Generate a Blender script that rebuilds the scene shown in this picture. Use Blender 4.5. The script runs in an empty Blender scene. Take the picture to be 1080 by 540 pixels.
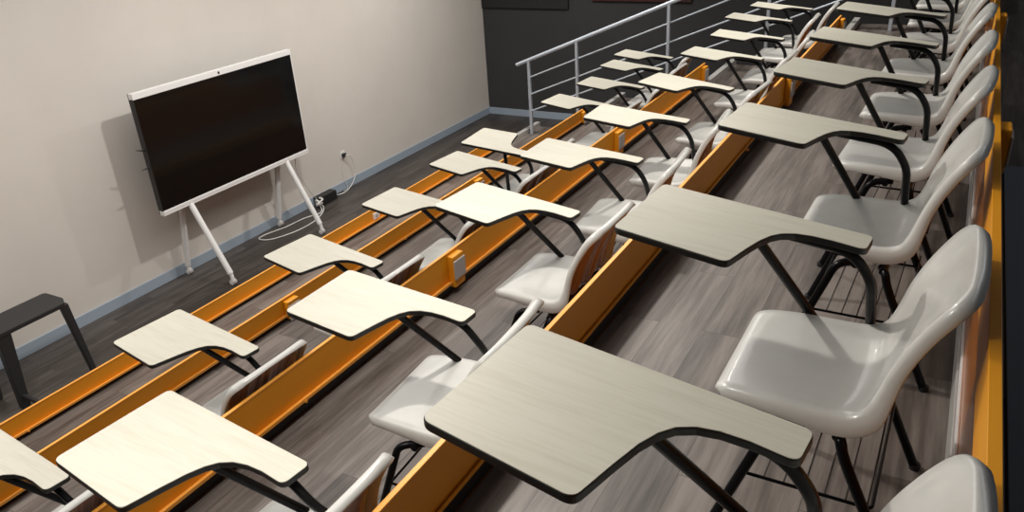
import bpy, bmesh, math, random
from mathutils import Vector, Matrix
random.seed(7)
C = bpy.context.scene.collection
PI = math.pi

# ------------------------------------------------------------------ layout
PITCH, RISE = 1.1646, 0.4593
BX = [1.966, 3.125, 4.404, 5.600, 6.728]          # guard board planes
BZ = [0.702, 1.152, 1.692, 2.167, 2.584]         # guard board tops
FL = [0.548, 1.004, 1.457, 1.920, 2.380]           # tier floor heights (tier j lies behind board j)
LIPZ = [0.038, 0.040, 0.072, 0.075, 0.06]           # lip height over the tier floor
Y_FAR = 10.855
Y_NEAR = -2.2
X_BACK = 9.2
CEIL = 4.55

# ------------------------------------------------------------------ materials
def mat(name, col, rough=0.5, metal=0.0, spec=0.5, coat=0.0):
    m = bpy.data.materials.new(name); m.use_nodes = True
    b = m.node_tree.nodes['Principled BSDF']
    b.inputs['Base Color'].default_value = (*col, 1); b.inputs['Roughness'].default_value = rough
    b.inputs['Metallic'].default_value = metal; b.inputs['Specular IOR Level'].default_value = spec
    b.inputs['Coat Weight'].default_value = coat
    return m
def nt(m): return m.node_tree.nodes, m.node_tree.links, m.node_tree.nodes['Principled BSDF']
def objcoord(m, scale=(1,1,1), rot=(0,0,0), kind='Object'):
    n, l, b = nt(m)
    tc = n.new('ShaderNodeTexCoord'); mp = n.new('ShaderNodeMapping')
    mp.inputs['Scale'].default_value = scale; mp.inputs['Rotation'].default_value = rot
    l.new(tc.outputs[kind], mp.inputs['Vector']); return mp.outputs['Vector']
def ramp(m, fac, stops):
    n, l, b = nt(m); r = n.new('ShaderNodeValToRGB'); l.new(fac, r.inputs['Fac'])
    e = r.color_ramp.elements
    while len(e) < len(stops): e.new(0.5)
    for el, (p, c) in zip(e, stops): el.position = p; el.color = (*c, 1)
    return r.outputs['Color']
def noise(m, vec, scale, detail=4, rough=0.6):
    n, l, b = nt(m); t = n.new('ShaderNodeTexNoise'); t.inputs['Scale'].default_value = scale
    t.inputs['Detail'].default_value = detail; t.inputs['Roughness'].default_value = rough
    l.new(vec, t.inputs['Vector']); return t.outputs['Fac']
def bump(m, fac, strength=0.1, dist=0.01):
    n, l, b = nt(m); t = n.new('ShaderNodeBump'); t.inputs['Strength'].default_value = strength
    t.inputs['Distance'].default_value = dist; l.new(fac, t.inputs['Height']); l.new(t.outputs['Normal'], b.inputs['Normal'])

def wood_floor(name, tint=1.0):
    m = mat(name, (0.12,0.1,0.09), 0.42); n, l, b = nt(m)
    v = objcoord(m, (1,1,1), (0,0,PI/2))
    br = n.new('ShaderNodeTexBrick'); br.offset = 0.37
    br.inputs['Scale'].default_value = 1.0; br.inputs['Brick Width'].default_value = 1.22; br.inputs['Row Height'].default_value = 0.16
    br.inputs['Mortar Size'].default_value = 0.0012; br.inputs['Mortar Smooth'].default_value = 0.2; br.inputs['Bias'].default_value = 0.0
    br.inputs['Color1'].default_value = (0,0,0,1); br.inputs['Color2'].default_value = (1,1,1,1); br.inputs['Mortar'].default_value = (0.5,0.5,0.5,1)
    l.new(v, br.inputs['Vector'])
    g = objcoord(m, (38, 2.2, 8))
    # shift the grain from plank to plank
    ad = n.new('ShaderNodeVectorMath'); ad.operation = 'ADD'
    sc = n.new('ShaderNodeVectorMath'); sc.operation = 'SCALE'; sc.inputs['Scale'].default_value = 9.0
    l.new(br.outputs['Color'], sc.inputs[0]); l.new(g, ad.inputs[0]); l.new(sc.outputs[0], ad.inputs[1])
    f1 = noise(m, ad.outputs[0], 1.0, 6, 0.65)
    v2 = objcoord(m, (9, 1.1, 3)); ad2 = n.new('ShaderNodeVectorMath'); ad2.operation = 'ADD'
    l.new(v2, ad2.inputs[0]); l.new(sc.outputs[0], ad2.inputs[1])
    f2 = noise(m, ad2.outputs[0], 1.0, 3, 0.5)
    mx = n.new('ShaderNodeMath'); mx.operation = 'MULTIPLY_ADD'; mx.inputs[1].default_value = 0.5; l.new(f1, mx.inputs[0])
    m2 = n.new('ShaderNodeMath'); m2.operation = 'MULTIPLY'; m2.inputs[1].default_value = 0.4; l.new(f2, m2.inputs[0]); l.new(m2.outputs[0], mx.inputs[2])
    m3 = n.new('ShaderNodeMath'); m3.operation = 'MULTIPLY_ADD'; m3.inputs[1].default_value = 0.10
    l.new(br.outputs['Color'], m3.inputs[0]); l.new(mx.outputs[0], m3.inputs[2])
    t = tint
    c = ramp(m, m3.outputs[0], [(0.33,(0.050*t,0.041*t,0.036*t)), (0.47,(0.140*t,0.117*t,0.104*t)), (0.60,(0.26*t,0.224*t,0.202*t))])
    mm = n.new('ShaderNodeMix'); mm.data_type = 'RGBA'; l.new(br.outputs['Fac'], mm.inputs['Factor'])
    l.new(c, mm.inputs['A']); mm.inputs['B'].default_value = (0.055*t,0.045*t,0.04*t,1); l.new(mm.outputs['Result'], b.inputs['Base Color'])
    bump(m, f1, 0.12, 0.004)
    return m
M = {}
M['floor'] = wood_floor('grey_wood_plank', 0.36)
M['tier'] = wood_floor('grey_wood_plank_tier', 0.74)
def plaster(name, c1, c2, rough=0.85):
    m = mat(name, c1, rough); n, l, b = nt(m)
    f = noise(m, objcoord(m), 1.3, 4); l.new(ramp(m, f, [(0.3,c1),(0.7,c2)]), b.inputs['Base Color'])
    bump(m, noise(m, objcoord(m), 90, 2), 0.08, 0.002); return m
M['wall'] = plaster('warm_grey_paint', (0.615,0.580,0.54), (0.655,0.62,0.58))
M['dark_wall'] = plaster('charcoal_paint', (0.032,0.032,0.034), (0.040,0.040,0.042))
M['ceiling'] = plaster('ceiling_paint', (0.09,0.088,0.085), (0.11,0.105,0.10))
M['back'] = plaster('back_wall_paint', (0.05,0.05,0.052), (0.06,0.06,0.062))
M['skirting'] = mat('blue_grey_skirting', (0.33,0.40,0.48), 0.45)
def orange(name, c1, c2, rough):
    m = mat(name, c1, rough, 0, 0.5); n, l, b = nt(m)
    f = noise(m, objcoord(m, (0.6,0.25,1)), 5, 4); l.new(ramp(m, f, [(0.35,c1),(0.7,c2)]), b.inputs['Base Color'])
    r = n.new('ShaderNodeMapRange'); l.new(noise(m, objcoord(m,(1,0.4,1)), 14, 4), r.inputs['Value'])
    r.inputs['To Min'].default_value = rough*0.75; r.inputs['To Max'].default_value = rough*1.3; l.new(r.outputs[0], b.inputs['Roughness'])
    bump(m, noise(m, objcoord(m), 160, 2), 0.10, 0.001); return m
M['orange'] = orange('orange_enamel', (0.72,0.285,0.008), (0.78,0.33,0.012), 0.42)
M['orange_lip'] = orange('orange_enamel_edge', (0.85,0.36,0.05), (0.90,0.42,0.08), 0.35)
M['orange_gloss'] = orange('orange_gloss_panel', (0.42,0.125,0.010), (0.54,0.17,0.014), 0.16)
M['alu'] = mat('brushed_aluminium', (0.62,0.61,0.59), 0.45, 0.5)
M['steel'] = mat('grey_painted_steel', (0.50,0.55,0.62), 0.35, 0.3)
M['black_metal'] = mat('black_gloss_steel', (0.004,0.004,0.005), 0.28, 0.0, 0.14)
M['black_plastic'] = mat('black_plastic', (0.014,0.014,0.015), 0.45)
M['edge'] = mat('black_tablet_edge', (0.009,0.009,0.009), 0.4, 0, 0.35)
def shell_mat():
    m = mat('light_grey_plastic', (0.58,0.575,0.55), 0.24, 0, 0.5, 0.25); n, l, b = nt(m)
    f = noise(m, objcoord(m), 6, 3); l.new(ramp(m, f, [(0.3,(0.55,0.545,0.52)),(0.7,(0.61,0.605,0.58))]), b.inputs['Base Color'])
    bump(m, noise(m, objcoord(m), 260, 2), 0.05, 0.0006); return m
M['shell'] = shell_mat()
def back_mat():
    m = mat('brown_reflection_back', (0.2,0.12,0.08), 0.2, 0, 0.5, 0.3); n, l, b = nt(m)
    f = noise(m, objcoord(m, (1, 30, 1.5)), 1, 4); l.new(ramp(m, f, [(0.33,(0.13,0.065,0.042)),(0.5,(0.30,0.165,0.105)),(0.7,(0.46,0.29,0.20))]), b.inputs['Base Color'])  # brown streaks paint the reflected wood floor and orange into the grey back
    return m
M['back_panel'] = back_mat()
def tablet_mat():
    m = mat('cream_woodgrain_laminate', (0.7,0.66,0.55), 0.38, 0, 0.4); n, l, b = nt(m)
    f = noise(m, objcoord(m, (7, 120, 1)), 1.0, 4, 0.6); f2 = noise(m, objcoord(m, (2, 14, 1)), 1.5, 3)
    mx = n.new('ShaderNodeMath'); mx.operation = 'MULTIPLY_ADD'; mx.inputs[1].default_value = 0.65; l.new(f, mx.inputs[0])
    m2 = n.new('ShaderNodeMath'); m2.operation = 'MULTIPLY'; m2.inputs[1].default_value = 0.35; l.new(f2, m2.inputs[0]); l.new(m2.outputs[0], mx.inputs[2])
    l.new(ramp(m, mx.outputs[0], [(0.30,(0.54,0.51,0.42)),(0.5,(0.60,0.575,0.485)),(0.70,(0.64,0.615,0.53))]), b.inputs['Base Color'])
    bump(m, f, 0.08, 0.001); return m
M['tablet'] = tablet_mat()
M['white'] = mat('white_powder_coat', (0.80,0.80,0.80), 0.35)
M['screen'] = mat('display_glass', (0.006,0.006,0.006), 0.12, 0, 0.35)
M['black'] = mat('matte_black', (0.012,0.012,0.013), 0.55)
M['stool'] = mat('charcoal_plastic', (0.022,0.022,0.024), 0.5)
M['cable_white'] = mat('white_cable_sheath', (0.75,0.74,0.72), 0.5)
M['plate_grey'] = mat('grey_socket_plate', (0.45,0.43,0.42), 0.5)
M['mat_blue'] = plaster('blue_grey_rubber', (0.085,0.098,0.12), (0.10,0.112,0.135), 0.7)
M['red'] = mat('dark_red_trim', (0.05,0.008,0.006), 0.5)
M['frame_black'] = mat('black_board', (0.012,0.012,0.012), 0.6)
M['wire'] = mat('dark_chromed_wire', (0.16,0.15,0.15), 0.2, 0.7)
def emis(name, col, s):
    m = mat(name, col); b = m.node_tree.nodes['Principled BSDF']; b.inputs['Emission Color'].default_value = (*col,1); b.inputs['Emission Strength'].default_value = s; return m
M['lamp_face'] = emis('warm_lamp_lens', (1,0.9,0.75), 6)

# ------------------------------------------------------------------ mesh helpers
def obj(name, bm, m, parent=None, smooth=False, bev=0.0, angle=0.6):
    me = bpy.data.meshes.new(name)
    bmesh.ops.recalc_face_normals(bm, faces=bm.faces)
    bm.to_mesh(me); bm.free()
    me.materials.append(m)
    o = bpy.data.objects.new(name, me); C.objects.link(o)
    if parent: o.parent = parent
    if smooth:
        me.shade_smooth()
        try: me.set_sharp_from_angle(angle=angle)
        except Exception: pass
    if bev:
        b = o.modifiers.new('bevel', 'BEVEL'); b.width = bev; b.segments = 2; b.limit_method = 'ANGLE'; b.angle_limit = 0.7
    return o
def box(bm, x0,x1,y0,y1,z0,z1, mtx=None):
    vs = [bm.verts.new(Vector(p)) for p in ((x0,y0,z0),(x1,y0,z0),(x1,y1,z0),(x0,y1,z0),(x0,y0,z1),(x1,y0,z1),(x1,y1,z1),(x0,y1,z1))]
    if mtx is not None:
        for v in vs: v.co = mtx @ v.co
    for f in ((0,3,2,1),(4,5,6,7),(0,1,5,4),(1,2,6,5),(2,3,7,6),(3,0,4,7)): bm.faces.new([vs[i] for i in f])
def boxbm(*a, mtx=None):
    bm = bmesh.new(); box(bm, *a, mtx=mtx); return bm
def tube(bm, pts, r, seg=12, closed=False, sy=1.0):
    pts = [Vector(p) for p in pts]; n = len(pts); rings = []
    up = None
    for i, p in enumerate(pts):
        if closed: t = (pts[(i+1) % n]-pts[i-1]).normalized()
        else: t = (pts[min(i+1,n-1)]-pts[max(i-1,0)]).normalized()
        if up is None:
            up = Vector((0,0,1)) if abs(t.z) < 0.9 else Vector((1,0,0))
        a = t.cross(up).normalized(); b = a.cross(t).normalized(); up = b
        rr = r[i] if isinstance(r, (list,tuple)) else r
        rings.append([bm.verts.new(p + a*math.cos(2*PI*k/seg)*rr + b*math.sin(2*PI*k/seg)*rr*sy) for k in range(seg)])
    m = n if closed else n-1
    for i in range(m):
        A, B = rings[i], rings[(i+1) % n]
        for k in range(seg): bm.faces.new((A[k],A[(k+1)%seg],B[(k+1)%seg],B[k]))
    if not closed:
        bm.faces.new(rings[0][::-1]); bm.faces.new(rings[-1])
def tubebm(pts, r, seg=12, **k):
    bm = bmesh.new(); tube(bm, pts, r, seg, **k); return bm
def smooth_path(pts, rad=0.04, n=5):
    """polyline with rounded corners"""
    P = [Vector(p) for p in pts]; out = [P[0]]
    for i in range(1, len(P)-1):
        a, b, c = P[i-1], P[i], P[i+1]
        d1 = min(rad, (a-b).length*0.49); d2 = min(rad, (c-b).length*0.49)
        s = b+(a-b).normalized()*d1; e = b+(c-b).normalized()*d2
        for k in range(n+1):
            t = k/n; out.append(s*(1-t)**2 + b*2*t*(1-t) + e*t*t)
    out.append(P[-1]); return out
def catmull(pts, n=8, closed=False):
    P = [Vector(p) for p in pts]; out = []; N = len(P)
    rng = range(N if closed else N-1)
    for i in rng:
        p0 = P[(i-1) % N] if closed or i > 0 else P[0]; p1 = P[i]; p2 = P[(i+1) % N]
        p3 = P[(i+2) % N] if closed or i+2 < N else P[-1]
        for k in range(n):
            t = k/n
            out.append(0.5*((2*p1)+(-p0+p2)*t+(2*p0-5*p1+4*p2-p3)*t*t+(-p0+3*p1-3*p2+p3)*t**3))
    if not closed: out.append(P[-1])
    return out
def prism(bm, outline, zf0, zf1, mtx=None):
    """closed prism, zf: functions (x, y) -> z"""
    lo = [bm.verts.new((x,y,zf0(x,y))) for x,y in outline]; hi = [bm.verts.new((x,y,zf1(x,y))) for x,y in outline]
    n = len(outline)
    if mtx is not None:
        for v in lo+hi: v.co = mtx @ v.co
    bm.faces.new(lo[::-1]); bm.faces.new(hi)
    for i in range(n): bm.faces.new((lo[i],lo[(i+1)%n],hi[(i+1)%n],hi[i]))
def tag(o, label, cat, group=None, kind=None):
    if label: o['label'] = label
    if cat: o['category'] = cat
    if group: o['group'] = group
    if kind: o['kind'] = kind
    return o
def thing(name, label, cat, loc=(0,0,0), rz=0, group=None):
    o = bpy.data.objects.new(name, None); C.objects.link(o); o.empty_display_size = 0.05
    o.location = loc; o.rotation_euler = (0,0,rz); return tag(o, label, cat, group)
def struct(name, bm, m, bev=0):
    o = obj(name, bm, m, bev=bev); o['kind'] = 'structure'; return o
def copy_tree(o, parent=None):
    c = o.copy(); C.objects.link(c); c.parent = parent
    for ch in list(o.children): copy_tree(ch, c)
    return c

# ------------------------------------------------------------------ room shell
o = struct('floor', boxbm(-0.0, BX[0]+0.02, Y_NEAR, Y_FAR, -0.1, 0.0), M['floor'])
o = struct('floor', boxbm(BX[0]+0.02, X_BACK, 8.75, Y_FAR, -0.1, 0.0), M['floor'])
struct('wall_front', boxbm(-0.15, 0.0, Y_NEAR-0.15, Y_FAR+0.15, -0.1, CEIL), M['wall'])
struct('wall_far', boxbm(0.0, X_BACK, Y_FAR, Y_FAR+0.15, -0.1, CEIL), M['dark_wall'])
struct('wall_near', boxbm(0.0, X_BACK, Y_NEAR-0.15, Y_NEAR, -0.1, CEIL), M['back'])
struct('wall_back', boxbm(X_BACK, X_BACK+0.15, Y_NEAR-0.15, Y_FAR+0.15, -0.1, CEIL), M['back'])
struct('ceiling', boxbm(-0.15, X_BACK+0.15, Y_NEAR-0.15, Y_FAR+0.15, CEIL, CEIL+0.15), M['ceiling'])
struct('baseboard_front', boxbm(0.0, 0.014, Y_NEAR, Y_FAR, 0.0, 0.107), M['skirting'], 0.003)
struct('baseboard_far', boxbm(0.014, X_BACK, Y_FAR-0.014, Y_FAR, 0.0, 0.107), M['skirting'], 0.003)
# tiers (solid steps) : trim_<n> keeps them in the setting
for j in range(5):
    x1 = BX[j+1] if j < 4 else X_BACK
    bm = boxbm(BX[j]+(0.000 if j<4 else 0.012), x1+(0.000 if j<3 else 0.012 if j==3 else 0), Y_NEAR, 8.75, 0.0, FL[j])
    tname = 'floor_tier'
    t = struct(tname, bm, M['tier'])
# aluminium nosings beyond the orange boards
for j in range(5):
    bm = boxbm(BX[j]-0.012, BX[j]+0.045, 7.78, 8.76, FL[j]-0.03, FL[j]+0.06)
    struct('trim_%d' % (j+1), bm, M['alu'], 0.004)

# ------------------------------------------------------------------ orange guard boards
ORD = ['front', 'second', 'third', 'fourth', 'rearmost']
where = ['nearest the big screen, standing on the lowest step', 'in front of the front row of chairs', 'between the front and middle rows of chairs',
         'between the middle and back rows of chairs', 'behind the back row of chairs, at the right edge']
YB0, YB1 = Y_NEAR+0.05, 7.70
for j in range(5):
    t = thing('guard_board', '%s orange metal guard board, %s' % (ORD[j], where[j]), 'guard board', (BX[j], 0, FL[j]), 0, 'orange guard boards along the tiers')
    zt = BZ[j]-FL[j]
    th = 0.012 if j < 4 else 0.018
    zl = LIPZ[j]
    obj('board', boxbm(-th, 0.0, YB0, YB1, zl-0.004, zt), M['orange'], t, bev=0.002)
    obj('top_edge', boxbm(-th-0.002, 0.002, YB0, YB1, zt-0.004, zt+0.002), M['orange_lip'] if j < 4 else M['orange'], t, bev=0.0015)
    # bottom lip: a narrow channel folded toward the tier, open dark gap below it
    bm = bmesh.new(); lw = 0.024 if j < 3 else 0.010
    prof = [(0,zl-0.006),(lw,zl-0.006),(lw,zl+0.008),(lw-0.004,zl+0.008),(lw-0.004,zl-0.001),(0,zl-0.001)]
    lo = [bm.verts.new((x,YB0,z)) for x,z in prof]; hi = [bm.verts.new((x,YB1,z)) for x,z in prof]
    bm.faces.new(lo); bm.faces.new(hi[::-1])
    for i in range(6): bm.faces.new((lo[i],lo[(i+1)%6],hi[(i+1)%6],hi[i]))
    obj('bottom_lip', bm, M['orange_lip'] if j < 3 else M['orange'], t)
    obj('gap_shade', boxbm(-0.010, -0.004, YB0, YB1, 0.0, zl-0.006), M['black'], t)  # black strip painted in for the shade inside the open gap
    # riser panel down to the tier below
    zb = (FL[j-1] if j else 0.0)-FL[j]
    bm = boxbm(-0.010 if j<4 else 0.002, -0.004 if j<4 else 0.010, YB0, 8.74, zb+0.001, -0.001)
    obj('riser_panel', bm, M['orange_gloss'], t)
    if j == 4:
        bm = boxbm(-0.010, 0.002, YB0, YB1, zb+0.001, zb+0.105); obj('riser_skirting', bm, M['alu'], t, bev=0.004)
        bm = boxbm(-0.006, 0.002, YB0, YB1, zb+0.125, zb+0.150); obj('riser_trim', bm, M['white'], t, bev=0.002)
    for q, by in enumerate((0.80, 3.09, 5.39, 7.62)):
        hz = zt-0.09 if j else zt-0.075
        if j == 0:
            b = obj('socket', boxbm(0.0, 0.010, by-0.045, by+0.045, hz-0.03, hz+0.03), M['white'], t, bev=0.003)
            obj('socket_insert', boxbm(0.010, 0.013, by-0.012, by+0.012, hz-0.012, hz+0.012), M['plate_grey'], b)
            obj('cable_gland', tubebm([(0.0,by+0.16,zl+0.02),(0.03,by+0.16,zl+0.02)], 0.014), M['white'], t, True)
        else:
            b = obj('outlet_box', boxbm(0.0, 0.040, by-0.05, by+0.05, zl-0.03, zt-0.015), M['orange'], t, bev=0.006)
            obj('cover_plate', boxbm(0.040, 0.048, by-0.052, by+0.052, hz-0.055, hz+0.050), M['plate_grey'], b, bev=0.003)
    # small bolts along the lip
    for by in ((1.9, 4.3, 6.6) if j < 4 else ()):
        obj('bolt', tubebm([(0.008,by,zl-0.004),(0.030,by,zl-0.004)], 0.007, 10), M['orange_lip'], t, True)

# ------------------------------------------------------------------ tablet-arm chair (origin: floor, under the rear end of the tablet)
TH = 0.70
def tz(x, y): return TH - 0.106*x - 0.037*y
def round_poly(pts, n=5):
    """pts: (x, y, radius)"""
    out = []; N = len(pts)
    for i in range(N):
        a = Vector(pts[i-1][:2]); b = Vector(pts[i][:2]); c = Vector(pts[(i+1)%N][:2]); r = pts[i][2]
        if r <= 0: out.append(tuple(b)); continue
        d1 = min(r, (a-b).length*0.45); d2 = min(r, (c-b).length*0.45)
        s = b+(a-b).normalized()*d1; e = b+(c-b).normalized()*d2
        for k in range(n+1):
            t = k/n; p = s*(1-t)**2+b*2*t*(1-t)+e*t*t; out.append((p.x,p.y))
    return out
TAB = round_poly([(-0.521,0.031,0.022),(-0.524,-0.312,0.022),(-0.249,-0.338,0.020),
                  (-0.229,-0.240,0),(-0.215,-0.180,0),(-0.200,-0.140,0),(-0.182,-0.112,0),(-0.155,-0.093,0),(-0.120,-0.083,0),(-0.075,-0.081,0),
                  (0.000,-0.089,0.022),(0.006,0.004,0.022)], 6)
def inset(poly, d):
    out = []; N = len(poly); A = sum(poly[i-1][0]*poly[i][1]-poly[i][0]*poly[i-1][1] for i in range(N))
    sgn = 1 if A > 0 else -1
    for i in range(N):
        a = Vector(poly[i-1]); b = Vector(poly[i]); c = Vector(poly[(i+1)%N])
        t1 = (b-a).normalized(); t2 = (c-b).normalized(); t = (t1+t2).normalized()
        out.append((b.x-sgn*t.y*d, b.y+sgn*t.x*d))
    return out

# seat shell: profile in x-z with the width at each station
# (x, z, half width, concavity, normal-turn) ; centre line at y = CY0
CY0 = -0.125
PROF = [(-0.258,0.394,0.150,0.000),(-0.264,0.410,0.168,0.000),(-0.254,0.428,0.180,0.001),(-0.225,0.435,0.190,0.003),(-0.17,0.435,0.197,0.007),(-0.11,0.432,0.201,0.010),
        (-0.05,0.428,0.203,0.013),(0.000,0.426,0.203,0.016),(0.040,0.431,0.202,0.019),(0.070,0.448,0.200,0.022),(0.090,0.478,0.198,0.025),
        (0.105,0.518,0.198,0.027),(0.120,0.568,0.199,0.028),(0.138,0.620,0.199,0.026),(0.160,0.672,0.198,0.022),(0.181,0.715,0.197,0.017),(0.192,0.738,0.191,0.012),
        (0.199,0.752,0.178,0.007),(0.204,0.762,0.150,0.002)]
def build_shell():
    ctr = catmull([(p[0],p[1],0) for p in PROF], 3); hw = catmull([(p[2]*1.01,p[3],0) for p in PROF], 3)
    NV = 18; pts = []; nr = []
    for i, c in enumerate(ctr):
        t = (ctr[min(i+1,len(ctr)-1)]-ctr[max(i-1,0)]).normalized(); n = Vector((-t.y, t.x, 0))   # toward the sitter
        w, cc = hw[i].x, hw[i].y; row = []
        for k in range(NV+1):
            s = -1+2*k/NV; 
            off = cc*abs(s)**2.4
            p = Vector((c.x+n.x*off, CY0+s*w, c.y+n.y*off)); row.append(p)
        pts.append(row); nr.append(Vector((n.x,0,n.y)))
    return pts, nr
def shell_meshes():
    pts, nr = build_shell(); NR = len(pts); NV = len(pts[0])-1
    # true normals
    N = [[None]*(NV+1) for _ in range(NR)]
    for i in range(NR):
        for k in range(NV+1):
            du = pts[min(i+1,NR-1)][k]-pts[max(i-1,0)][k]; dv = pts[i][min(k+1,NV)]-pts[i][max(k-1,0)]
            n = du.cross(dv); 
            if n.length < 1e-9: n = nr[i]
            n.normalize()
            if n.dot(nr[i]) < 0: n = -n
            N[i][k] = n
    bm = bmesh.new()
    top = [[bm.verts.new(p) for p in row] for row in pts]
    for i in range(NR-1):
        for k in range(NV): bm.faces.new((top[i][k],top[i][k+1],top[i+1][k+1],top[i+1][k]))
    th = 0.006
    bot = [[bm.verts.new(pts[i][k]-N[i][k]*(th)) for k in range(NV+1)] for i in range(NR)]
    inner = {}
    # skirt all the way round
    loop = [(i,0) for i in range(NR)]+[(NR-1,k) for k in range(1,NV+1)]+[(i,NV) for i in range(NR-2,-1,-1)]+[(0,k) for k in range(NV-1,0,-1)]
    L = len(loop); depth = []; outs = []
    for q, (i,k) in enumerate(loop):
        f = i/(NR-1)
        d = 0.030+0.018*math.exp(-((f-0.44)/0.16)**2)      # deeper side wall at the crease
        if f < 0.06: d = 0.016
        if i == NR-1: d = 0.028
        a = pts[loop[q-1][0]][loop[q-1][1]]; b = pts[loop[(q+1)%L][0]][loop[(q+1)%L][1]]; t = (b-a).normalized()
        out = t.cross(N[i][k]).normalized()
        cen = pts[i][NV//2] if 0 < i < NR-1 else (pts[2][NV//2] if i == 0 else pts[NR-3][NV//2])
        if out.dot(pts[i][k]-cen) < 0: out = -out
        depth.append(d); outs.append(out)
    # smooth outward directions
    for _ in range(5):
        outs = [(outs[q-1]+outs[q]*2+outs[(q+1)%L]).normalized() for q in range(L)]
    rings = []
    for r, (oo, dd) in enumerate(((0.0055,0.004),(0.009,0.014),(0.010,1.0),(0.007,1.06),(0.003,1.0),(-0.001,0.35))):
        ring = []
        for q, (i,k) in enumerate(loop):
            d = dd if r < 2 else depth[q]*dd
            ring.append(bm.verts.new(pts[i][k]-N[i][k]*d+outs[q]*oo))
        rings.append(ring)
    first = [top[i][k] for i,k in loop]; last = [bot[i][k] for i,k in loop]
    chain = [first]+rings+[last]
    for A, B in zip(chain, chain[1:]):
        for q in range(L):
            bm.faces.new((A[q],A[(q+1)%L],B[(q+1)%L],B[q]))
    for i in range(NR-1):
        for k in range(NV): bm.faces.new((bot[i][k],bot[i+1][k],bot[i+1][k+1],bot[i][k+1]))
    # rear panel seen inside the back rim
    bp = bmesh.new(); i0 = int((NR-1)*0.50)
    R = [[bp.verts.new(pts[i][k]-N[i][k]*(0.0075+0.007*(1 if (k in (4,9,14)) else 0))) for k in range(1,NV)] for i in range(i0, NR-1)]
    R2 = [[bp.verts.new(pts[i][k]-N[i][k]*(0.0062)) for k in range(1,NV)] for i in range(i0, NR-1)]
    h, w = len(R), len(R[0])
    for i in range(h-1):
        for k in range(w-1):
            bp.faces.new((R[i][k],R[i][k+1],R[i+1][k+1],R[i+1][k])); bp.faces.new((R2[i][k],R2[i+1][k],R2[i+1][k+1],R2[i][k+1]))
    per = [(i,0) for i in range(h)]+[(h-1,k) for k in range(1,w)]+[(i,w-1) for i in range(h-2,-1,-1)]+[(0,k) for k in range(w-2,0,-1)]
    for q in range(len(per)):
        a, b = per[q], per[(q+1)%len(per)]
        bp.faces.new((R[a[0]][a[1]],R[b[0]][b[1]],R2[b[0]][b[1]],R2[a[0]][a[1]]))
    return bm, bp

def make_chair():
    root = thing('tablet_chair', '', 'chair')
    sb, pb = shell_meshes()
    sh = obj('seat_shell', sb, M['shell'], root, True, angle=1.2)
    bpn = obj('back_panel', pb, M['back_panel'], sh, True, angle=0.5); bpn['label'] = 'glossy ribbed rear face of the backrest, brown reflections painted in'
    # writing tablet
    bm = bmesh.new(); prism(bm, inset(TAB,0.0022), lambda x,y: tz(x,y)-0.004, lambda x,y: tz(x,y)+0.0006)
    tb = obj('writing_tablet', bm, M['tablet'], root)
    bm = bmesh.new(); prism(bm, TAB, lambda x,y: tz(x,y)-0.017, lambda x,y: tz(x,y)-0.0006)
    obj('edge_band', bm, M['edge'], tb, bev=0.003)['label'] = 'thick black edge of the tablet'
    R = 0.0125
    yn, yf = -0.362, 0.098
    for y in (yn, yf):
        yi = y+(0.0 if y < -0.1 else -0.0)
        # front leg and rear leg
        f = smooth_path([(-0.04,y*0.8-0.03,0.384),(-0.112,y,0.386),(-0.250,y,0.004)], 0.035)
        obj('leg', tubebm(f, R), M['black_metal'], root, True)
        r_ = smooth_path([(0.012,y*0.8-0.03,0.372),(0.028,y,0.372),(0.035,y,0.335),(0.186,y,0.004)], 0.06)
        obj('leg', tubebm(r_, R), M['black_metal'], root, True)
        for xx in (-0.2505, 0.1865):
            g = obj('foot_glide', tubebm([(xx,y,0.0),(xx,y,0.016)], 0.0145), M['black_plastic'], root, True)
    # seat frame under the shell
    bm = bmesh.new(); tube(bm, [(-0.06,-0.355,0.384),(-0.06,0.065,0.384)], R); tube(bm, [(0.02,-0.355,0.374),(0.02,0.065,0.374)], R)
    tube(bm, [(-0.12,-0.25,0.390),(0.03,-0.25,0.376)], 0.011); tube(bm, [(-0.12,-0.04,0.390),(0.03,-0.04,0.376)], 0.011)
    obj('seat_frame', bm, M['black_metal'], root, True)
    # tablet supports
    zt_ = tz(-0.20,-0.125)-0.03
    p = smooth_path([(-0.29,-0.105,tz(-0.29,-0.105)-0.029),(-0.240,-0.105,tz(-0.240,-0.105)-0.029),(-0.106,yf+0.002,0.386)], 0.02)
    obj('front_support', tubebm(p, R), M['black_metal'], root, True)
    p = smooth_path([(-0.20,-0.040,tz(-0.2,-0.04)-0.029),(-0.035,-0.040,tz(-0.03,-0.04)-0.031),(0.018,-0.030,0.60),(0.024,yf+0.002,0.380)], 0.05, 8)
    obj('rear_support', tubebm(p, R), M['black_metal'], root, True)
    # wire book rack
    zr = 0.205
    rk = obj('book_rack', tubebm(smooth_path([(-0.175,yn+0.01,zr),(0.110,yn+0.01,zr),(0.110,yf-0.01,zr),(-0.175,yf-0.01,zr),(-0.175,yn+0.012,zr)], 0.012), 0.0042, 8), M['black_metal'], root, True)
    for k in range(6):
        x = -0.125+0.045*k
        w = smooth_path([(x,yn+0.01,zr+0.002),(x,yf-0.02,zr+0.002),(x,yf-0.012,zr+0.045)], 0.012, 3)
        obj('rack_wire', tubebm(w, 0.0024, 6), M['wire'], rk, True)
    return root

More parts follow.
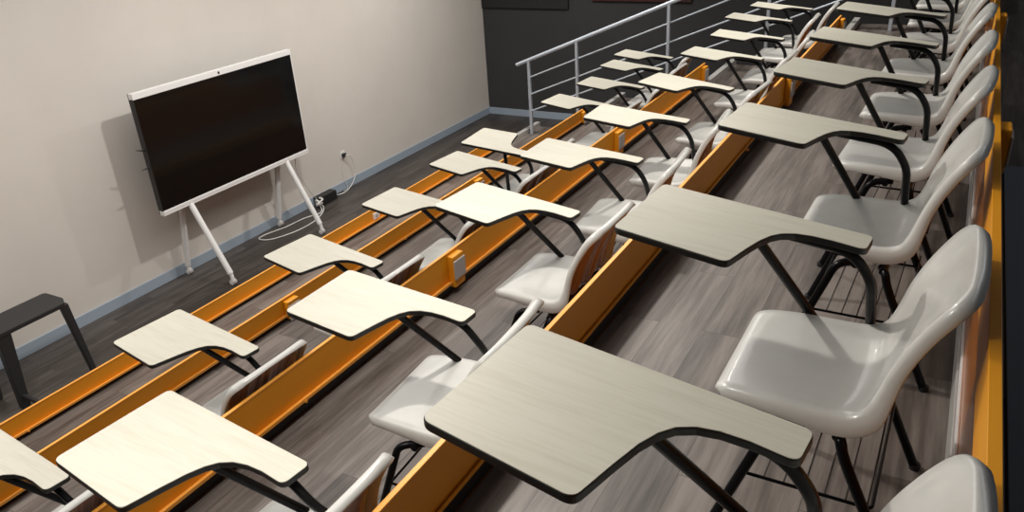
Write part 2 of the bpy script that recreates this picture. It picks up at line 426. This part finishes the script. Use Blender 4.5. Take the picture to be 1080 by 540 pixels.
proto = make_chair()
R_ = math.radians
ROWS = {
 'A': dict(fl=FL[3], x=[6.465,6.460,6.465,6.478,6.475,6.470,6.47,6.47,6.47], y=[1.075,1.866,2.723,3.474,4.217,5.024,5.84,6.64,7.42], r=[-1.2,-.7,-1.4,-2.6,-1.2,-1.4,0,1,-1]),
 'B': dict(fl=FL[2], x=[5.329,5.318,5.289,5.298,5.31,5.360,5.338,5.328,5.23,5.288], y=[1.068,1.889,2.788,3.518,4.229,4.985,5.892,6.642,7.453,8.112], r=[0,3.1,-.8,3.4,4.7,-4.0,-.9,2.7,1.3,1.5]),
 'C': dict(fl=FL[1], x=[4.176,4.176,4.164,4.175,4.163,4.085,4.165,4.176,4.106,4.038], y=[1.058,1.936,2.821,3.609,4.330,4.565,5.951,6.625,7.325,7.835], r=[0,-1,-1.6,1.2,-.9,0.5,-1.4,1.2,-.8,.9]),
}
ORDN = ['nearest','second','third','fourth','fifth','sixth','seventh','eighth','ninth','farthest']
RL = {'A': ('back row', 'tablet chairs in the back row'),
      'B': ('middle row', 'tablet chairs in the middle row'), 'C': ('front row', 'tablet chairs in the front row')}
EXTRA = {('A',0):'grey tablet-arm chair nearest the camera in the back row, largest tablet in view',
 ('A',1):'whole large grey tablet-arm chair, second from the camera in the back row',
 ('B',0):'grey tablet-arm chair, cut off by bottom edge, nearest the camera in the middle row',
 ('B',1):'grey tablet-arm chair in the middle row, second from the camera, its seat crossed by shadow',
 ('C',0):'grey tablet-arm chair in the bottom left corner, nearest the camera in the front row',
 ('C',5):'grey tablet-arm chair with left-hand tablet, sixth from the camera in the front row'}
first = True
for rk in 'ABC':
    D = ROWS[rk]; n = len(D['x'])
    for i in range(n):
        if first: o = proto; first = False
        else: o = copy_tree(proto)
        o.location = (D['x'][i], D['y'][i], D['fl']); o.rotation_euler = (0,0,R_(D['r'][i]))
        if rk == 'C' and i == 5: o.scale = (1,-1,1)
        od = ORDN[i] if i < n-1 else 'farthest'
        lab = 'grey plastic tablet-arm chair, %s from the camera in the %s' % (od, RL[rk][0]) if od not in ('nearest','farthest') else 'grey plastic tablet-arm chair, the %s one in the %s' % (od, RL[rk][0])
        o['label'] = EXTRA.get((rk,i), lab); o['category'] = 'chair'; o['group'] = RL[rk][1]

for nm_, off_ in (('seat_shell', (0.014, -0.080, -0.012)), ('seat_shell.001', (0.004, -0.030, -0.004))):   # the two nearest seats sit a touch lower
    if nm_ in bpy.data.objects: bpy.data.objects[nm_].location = off_

# ------------------------------------------------------------------ interactive screen on a wheeled stand
SX, SY0, SY1, SZ0, SZ1 = 0.368, 4.311, 6.273, 0.803, 1.942
t = thing('interactive_display', 'large black interactive screen with white frame bars on a white wheeled stand', 'screen', (SX, (SY0+SY1)/2, 0))
hw = (SY1-SY0)/2
obj('housing', boxbm(-0.065, -0.004, -hw+0.004, hw-0.004, SZ0+0.004, SZ1-0.002), M['black_plastic'], t, bev=0.004)
obj('display_panel', boxbm(-0.004, 0.002, -hw+0.006, hw-0.010, SZ0+0.045, SZ1-0.052), M['screen'], t)
tb = obj('top_bar', boxbm(-0.05, 0.006, -hw, hw, SZ1-0.055, SZ1), M['white'], t, bev=0.003)
obj('camera_lens', tubebm([(0.004,-0.01,SZ1-0.028),(0.009,-0.01,SZ1-0.028)], 0.012, 16), M['black'], tb, True)
obj('bottom_bar', boxbm(-0.05, 0.010, -hw, hw, SZ0, SZ0+0.048), M['white'], t, bev=0.004)
obj('seam', boxbm(0.0100, 0.0108, -hw+0.002, hw-0.002, SZ0+0.023, SZ0+0.0255), M['plate_grey'], t)
obj('side_trim', boxbm(-0.03, 0.003, hw-0.012, hw, SZ0+0.045, SZ1-0.05), M['white'], t, bev=0.001)
obj('side_trim', boxbm(-0.03, 0.003, -hw, -hw+0.006, SZ0+0.045, SZ1-0.05), M['black'], t)
# stand: two A shaped side frames
FX, BXs = 0.697-SX, 0.075-SX
for yy in (4.63-(SY0+SY1)/2, 5.937-(SY0+SY1)/2):
    apex = SZ0+0.02
    for nm, xe, xa in (('stand_leg', FX, -0.02), ('stand_leg', BXs, -0.085)):
        lg = obj(nm, tubebm([(xa,yy,apex),(xe*0.97+xa*0.03,yy,0.12)] if xe > 0 else [(xa,yy,apex+0.3),(xe,yy,0.10)], 0.029, 14), M['white'], t, True)
        top = (xe, yy, 0.14)
        fk = obj('caster_fork', tubebm(smooth_path([(xe*0.97+xa*0.03,yy,0.13),(xe,yy,0.085),(xe+0.005,yy,0.04)], 0.03), 0.019, 12), M['white'], lg, True)
        bm = bmesh.new(); tube(bm, [(xe,yy-0.022,0.0335),(xe,yy+0.022,0.0335)], 0.033, 24)
        obj('caster_wheel', bm, M['plate_grey'], lg, True, angle=0.6)
        for s in (-1, 1): obj('wheel_cap', tubebm([(xe,yy+s*0.020,0.0335),(xe,yy+s*0.026,0.0335)], 0.022, 20), M['white'], lg, True)
    obj('upright_post', boxbm(-0.115, -0.067, yy-0.03, yy+0.03, 0.86, 1.70), M['white'], t, bev=0.004)
obj('stand_crossbar', boxbm(-0.11, -0.075, 4.63-(SY0+SY1)/2, 5.937-(SY0+SY1)/2, 0.86, 0.92), M['white'], t, bev=0.004)
for z, dy, dz in ((1.43,0.085,0.03),(1.275,0.09,0.0)):
    obj('side_bracket', tubebm([(-0.02,-hw+0.01,z),(-0.02,-hw-0.085,z+dz)], [0.010,0.003], 8), M['black'], t, True)

# power supply, cables, wall socket
o = thing('power_supply', 'black power strip box on the floor against the wall, right of the screen', 'power supply', (0.070, 6.73, 0))
obj('case', boxbm(-0.055, 0.055, -0.150, 0.150, 0.0, 0.112), M['black_plastic'], o, bev=0.006)
obj('end_socket', boxbm(-0.03, 0.03, -0.156, -0.150, 0.02, 0.08), M['plate_grey'], o)
w = thing('wall_socket', 'white wall socket with a black plug, right of the screen', 'socket', (0.0, 7.224, 0.441))
obj('socket_plate', boxbm(0.0, 0.008, -0.045, 0.045, -0.045, 0.045), M['white'], w, bev=0.004)
obj('plug', boxbm(0.008, 0.045, -0.028, 0.03, -0.024, 0.018), M['black_plastic'], w, bev=0.006)
def cable(name, pts, r, m, label):
    o = obj(name, tubebm(catmull(pts, 8), r, 8), m, None, True); tag(o, label, 'cable'); return o
cable('power_cable', [(0.045,7.224,0.435),(0.06,7.30,0.40),(0.045,7.36,0.25),(0.045,7.33,0.10),(0.07,7.16,0.012),(0.09,6.98,0.012),(0.075,6.886,0.04)], 0.0055, M['cable_white'], 'white power cord curving from the wall socket down to the black box')
cable('data_cable', [(0.012,7.19,0.40),(0.014,7.17,0.25),(0.03,7.17,0.125),(0.035,7.19,0.012),(0.045,7.10,0.008)], 0.0035, M['cable_white'], 'thin white cable hanging straight down below the wall socket')
cable('looped_cable', [(0.085,6.575,0.03),(0.20,6.50,0.008),(0.26,6.38,0.008),(0.19,6.20,0.008),(0.165,5.92,0.008),(0.10,5.68,0.008),(0.12,5.55,0.008),(0.26,5.60,0.008),(0.36,5.85,0.008),(0.37,6.15,0.008),(0.28,6.42,0.008),(0.16,6.575,0.012),(0.11,6.573,0.03)], 0.006, M['cable_white'], 'white cable looped on the floor beneath the screen')
cable('hanging_cable', [(0.31,6.12,0.80),(0.26,6.16,0.62),(0.22,6.30,0.38),(0.19,6.42,0.20),(0.15,6.50,0.14),(0.10,6.54,0.10)], 0.0045, M['cable_white'], 'thin white cable hanging from the right end of the screen')
o = obj('cable_knot', tubebm(catmull([(0.13,6.53,0.10),(0.17,6.47,0.13),(0.20,6.52,0.08),(0.155,6.555,0.06),(0.14,6.49,0.05),(0.19,6.45,0.09),(0.20,6.54,0.12),(0.145,6.55,0.13)], 8), 0.010, 8), M['cable_white'], None, True)
tag(o, 'bundle of white cable ends at the end of the black box', 'cable')

# ------------------------------------------------------------------ stool
ZS = 0.655
t = thing('stool', 'black moulded stool standing by the front wall at the left edge', 'stool', (0.60, 2.80, 0))
HX, HY = 0.165, 0.235
bm = bmesh.new(); outl = round_poly([(-HX,-HY-0.12,0.03),(HX,-HY-0.12,0.02),(HX,HY-0.05,0.015),(HX-0.09,HY,0.015),(-HX,HY,0.04)], 4)
prism(bm, outl, lambda x,y: ZS-0.038, lambda x,y: ZS)
obj('seat', bm, M['stool'], t, bev=0.006)
def flat_leg(top, bot, w0, w1, t0, t1):
    """rectangular tapering leg; top/bot are centres, w along y, t along x"""
    bm = bmesh.new(); vs = []
    for (c, w, tt) in ((bot,w1,t1),(top,w0,t0)):
        vs.append([bm.verts.new((c[0]+a*tt/2, c[1]+b*w/2, c[2])) for a,b in ((-1,-1),(1,-1),(1,1),(-1,1))])
    bm.faces.new(vs[0][::-1]); bm.faces.new(vs[1])
    for k in range(4): bm.faces.new((vs[0][k],vs[0][(k+1)%4],vs[1][(k+1)%4],vs[1][k]))
    return bm
obj('leg', flat_leg((HX-0.028, HY-0.050, ZS-0.02), (HX+0.0, HY-0.005, 0.0), 0.060, 0.040, 0.05, 0.045), M['stool'], t, bev=0.006)
obj('leg', flat_leg((HX-0.04, -HY-0.065, ZS-0.02), (HX-0.04, -HY-0.095, 0.0), 0.105, 0.065, 0.07, 0.055), M['stool'], t, bev=0.006)
obj('leg', flat_leg((-HX+0.03, -HY-0.080, ZS-0.02), (-HX, -HY-0.13, 0.0), 0.070, 0.045, 0.05, 0.045), M['stool'], t, bev=0.006)
obj('footrest', boxbm(HX-0.06, HX+0.22, -HY-0.105, -HY-0.075, 0.085, 0.115), M['stool'], t, bev=0.005)
obj('leg', flat_leg((HX+0.20, -HY-0.09, 0.105), (HX+0.22, -HY-0.09, 0.0), 0.035, 0.035, 0.035, 0.035), M['stool'], t, bev=0.005)
# ------------------------------------------------------------------ stair railing
YR = 8.42; s = RISE/PITCH
t = thing('stair_railing', 'grey painted steel stair railing with thin horizontal bars before the dark wall', 'railing', (BX[0], YR, FL[0]))
off = Vector((BX[0], YR, FL[0]))
def rz_(x): return 1.4605+s*(x-2.066)
X0, X1 = 1.90, 7.3
def P(x, z): return Vector((x, YR, z))-off
obj('handrail', tubebm([P(X0, rz_(X0)), P(X1, rz_(X1))], 0.0215, 16), M['steel'], t, True)
for k in (1,2,3):
    obj('rail_bar', tubebm([P(2.066, rz_(2.066)-0.206*k), P(X1-0.1, rz_(X1-0.1)-0.206*k)], 0.009, 10), M['steel'], t, True)
for x, j in ((2.066,0),(2.699,0),(3.785,1),(4.818,2),(5.95,3),(7.05,4)):
    zb = FL[j]
    obj('post', boxbm(x-off.x-0.016, x-off.x+0.016, -0.020, 0.020, zb-off.z, rz_(x)-off.z), M['steel'], t, bev=0.004)

# ------------------------------------------------------------------ things on the far wall
def board(name, x0, x1, z0, z1, label, trim=False):
    t = thing(name, label, 'wall board', ((x0+x1)/2, Y_FAR, z0))
    hw_ = (x1-x0)/2
    obj('panel', boxbm(-hw_, hw_, -0.045, 0.0, 0.0, z1-z0), M['frame_black'], t, bev=0.003)
    if trim: obj('bottom_trim', boxbm(-hw_, hw_, -0.050, -0.045, 0.0, 0.02), M['red'], t)
board('wall_board', 0.02, 1.473, 1.665, 2.70, 'plain black board on the dark wall beside the corner')
board('wall_board', 1.85, 3.3, 1.79, 2.70, 'black board with a dark red lower edge on the dark wall', True)

# mat on the rearmost tier
o = obj('floor_mat', boxbm(6.775, 7.6, 1.2, 3.215, FL[4], FL[4]+0.008), M['mat_blue'], bev=0.002)
tag(o, 'dark blue-grey floor mat behind the rearmost orange board, right edge', 'mat')

# ------------------------------------------------------------------ ceiling spotlights
def spot(x, y, z, power, tgt, size=1.9, blend=0.6, rad=0.05, col=(1,0.95,0.87)):
    t = thing('ceiling_spotlight', '', 'lamp', (x,y,z), 0, 'ceiling spotlights out of view')
    t['label'] = 'black ceiling spotlight hanging above the seating tiers'
    d = (Vector(tgt)-Vector((x,y,z))).normalized()
    q = d.to_track_quat('-Z','Y').to_matrix().to_4x4()
    bm = bmesh.new(); tube(bm, [q @ Vector((0,0,0.02)), q @ Vector((0,0,0.16))], 0.055, 20)
    obj('housing', bm, M['black'], t, True)
    obj('stem', tubebm([(0,0,0.12), (0,0,CEIL-z)], 0.008, 8), M['black'], t, True)
    L = bpy.data.lights.new('spot_light', 'SPOT'); L.energy = power; L.spot_size = size; L.spot_blend = blend; L.shadow_soft_size = rad; L.color = col
    o = bpy.data.objects.new('spot_light', L); C.objects.link(o); o.parent = t; o.matrix_local = q
for y in (1.4, 5.04, 8.2):
    spot(2.54, y, 3.72, 152 if y < 8 else 240, (1.5, y, 0.8), 2.7, 0.75)
for y in (0.4, 2.4, 4.4, 6.4, 8.3):
    spot(4.97, y, 3.72, 96, (5.75, y, 1.6), 2.2, 0.9)
A = bpy.data.lights.new('rear_fill_light', 'AREA'); A.shape = 'RECTANGLE'; A.size = 0.8; A.size_y = 6; A.energy = 16; A.color = (0.85,0.92,1)  # unseen soft fill, added to lift the rear tier
a = bpy.data.objects.new('rear_fill_light', A); C.objects.link(a); a.location = (8.2, 4.5, CEIL-0.05)
# broad soft fill of the room: unseen area light added under the ceiling
A = bpy.data.lights.new('ceiling_fill_light', 'AREA'); A.shape = 'RECTANGLE'; A.size = 4.4; A.size_y = 10; A.energy = 250; A.color = (1,0.965,0.92)
a = bpy.data.objects.new('ceiling_fill_light', A); C.objects.link(a); a.location = (3.1, 4.0, CEIL-0.05)

w = bpy.data.worlds.new('room_dark'); bpy.context.scene.world = w; w.use_nodes = True
w.node_tree.nodes['Background'].inputs['Color'].default_value = (0.5,0.48,0.45,1); w.node_tree.nodes['Background'].inputs['Strength'].default_value = 0.05

# ------------------------------------------------------------------ camera
cam = bpy.data.cameras.new('camera'); co = bpy.data.objects.new('camera', cam); C.objects.link(co)
R = Vector((0.876,0.479,-0.058)); F = Vector((-0.453,0.775,-0.441)); F.normalize()
import math as _m
p, tt, r = 0.45642469183543777, 0.528565621860977, -0.06471713538950699
F = Vector((-_m.sin(tt)*_m.cos(p), _m.cos(tt)*_m.cos(p), -_m.sin(p))); R0 = Vector((_m.cos(tt), _m.sin(tt), 0)); U0 = R0.cross(F)
R = R0*_m.cos(r)+U0*_m.sin(r); U = -R0*_m.sin(r)+U0*_m.cos(r)
mw = Matrix.Identity(4)
for i in range(3): mw[i][0] = R[i]; mw[i][1] = U[i]; mw[i][2] = -F[i]
mw[0][3], mw[1][3], mw[2][3] = 6.570, 0.0, 3.422
co.matrix_world = mw
cam.sensor_width = 36; cam.lens = 832.47*36/1080; cam.shift_y = 10.82/1080; cam.clip_start = 0.05
bpy.context.scene.camera = co
sc = bpy.context.scene
sc.view_settings.view_transform = 'Standard'; sc.view_settings.look = 'None'; sc.view_settings.exposure = 0.0
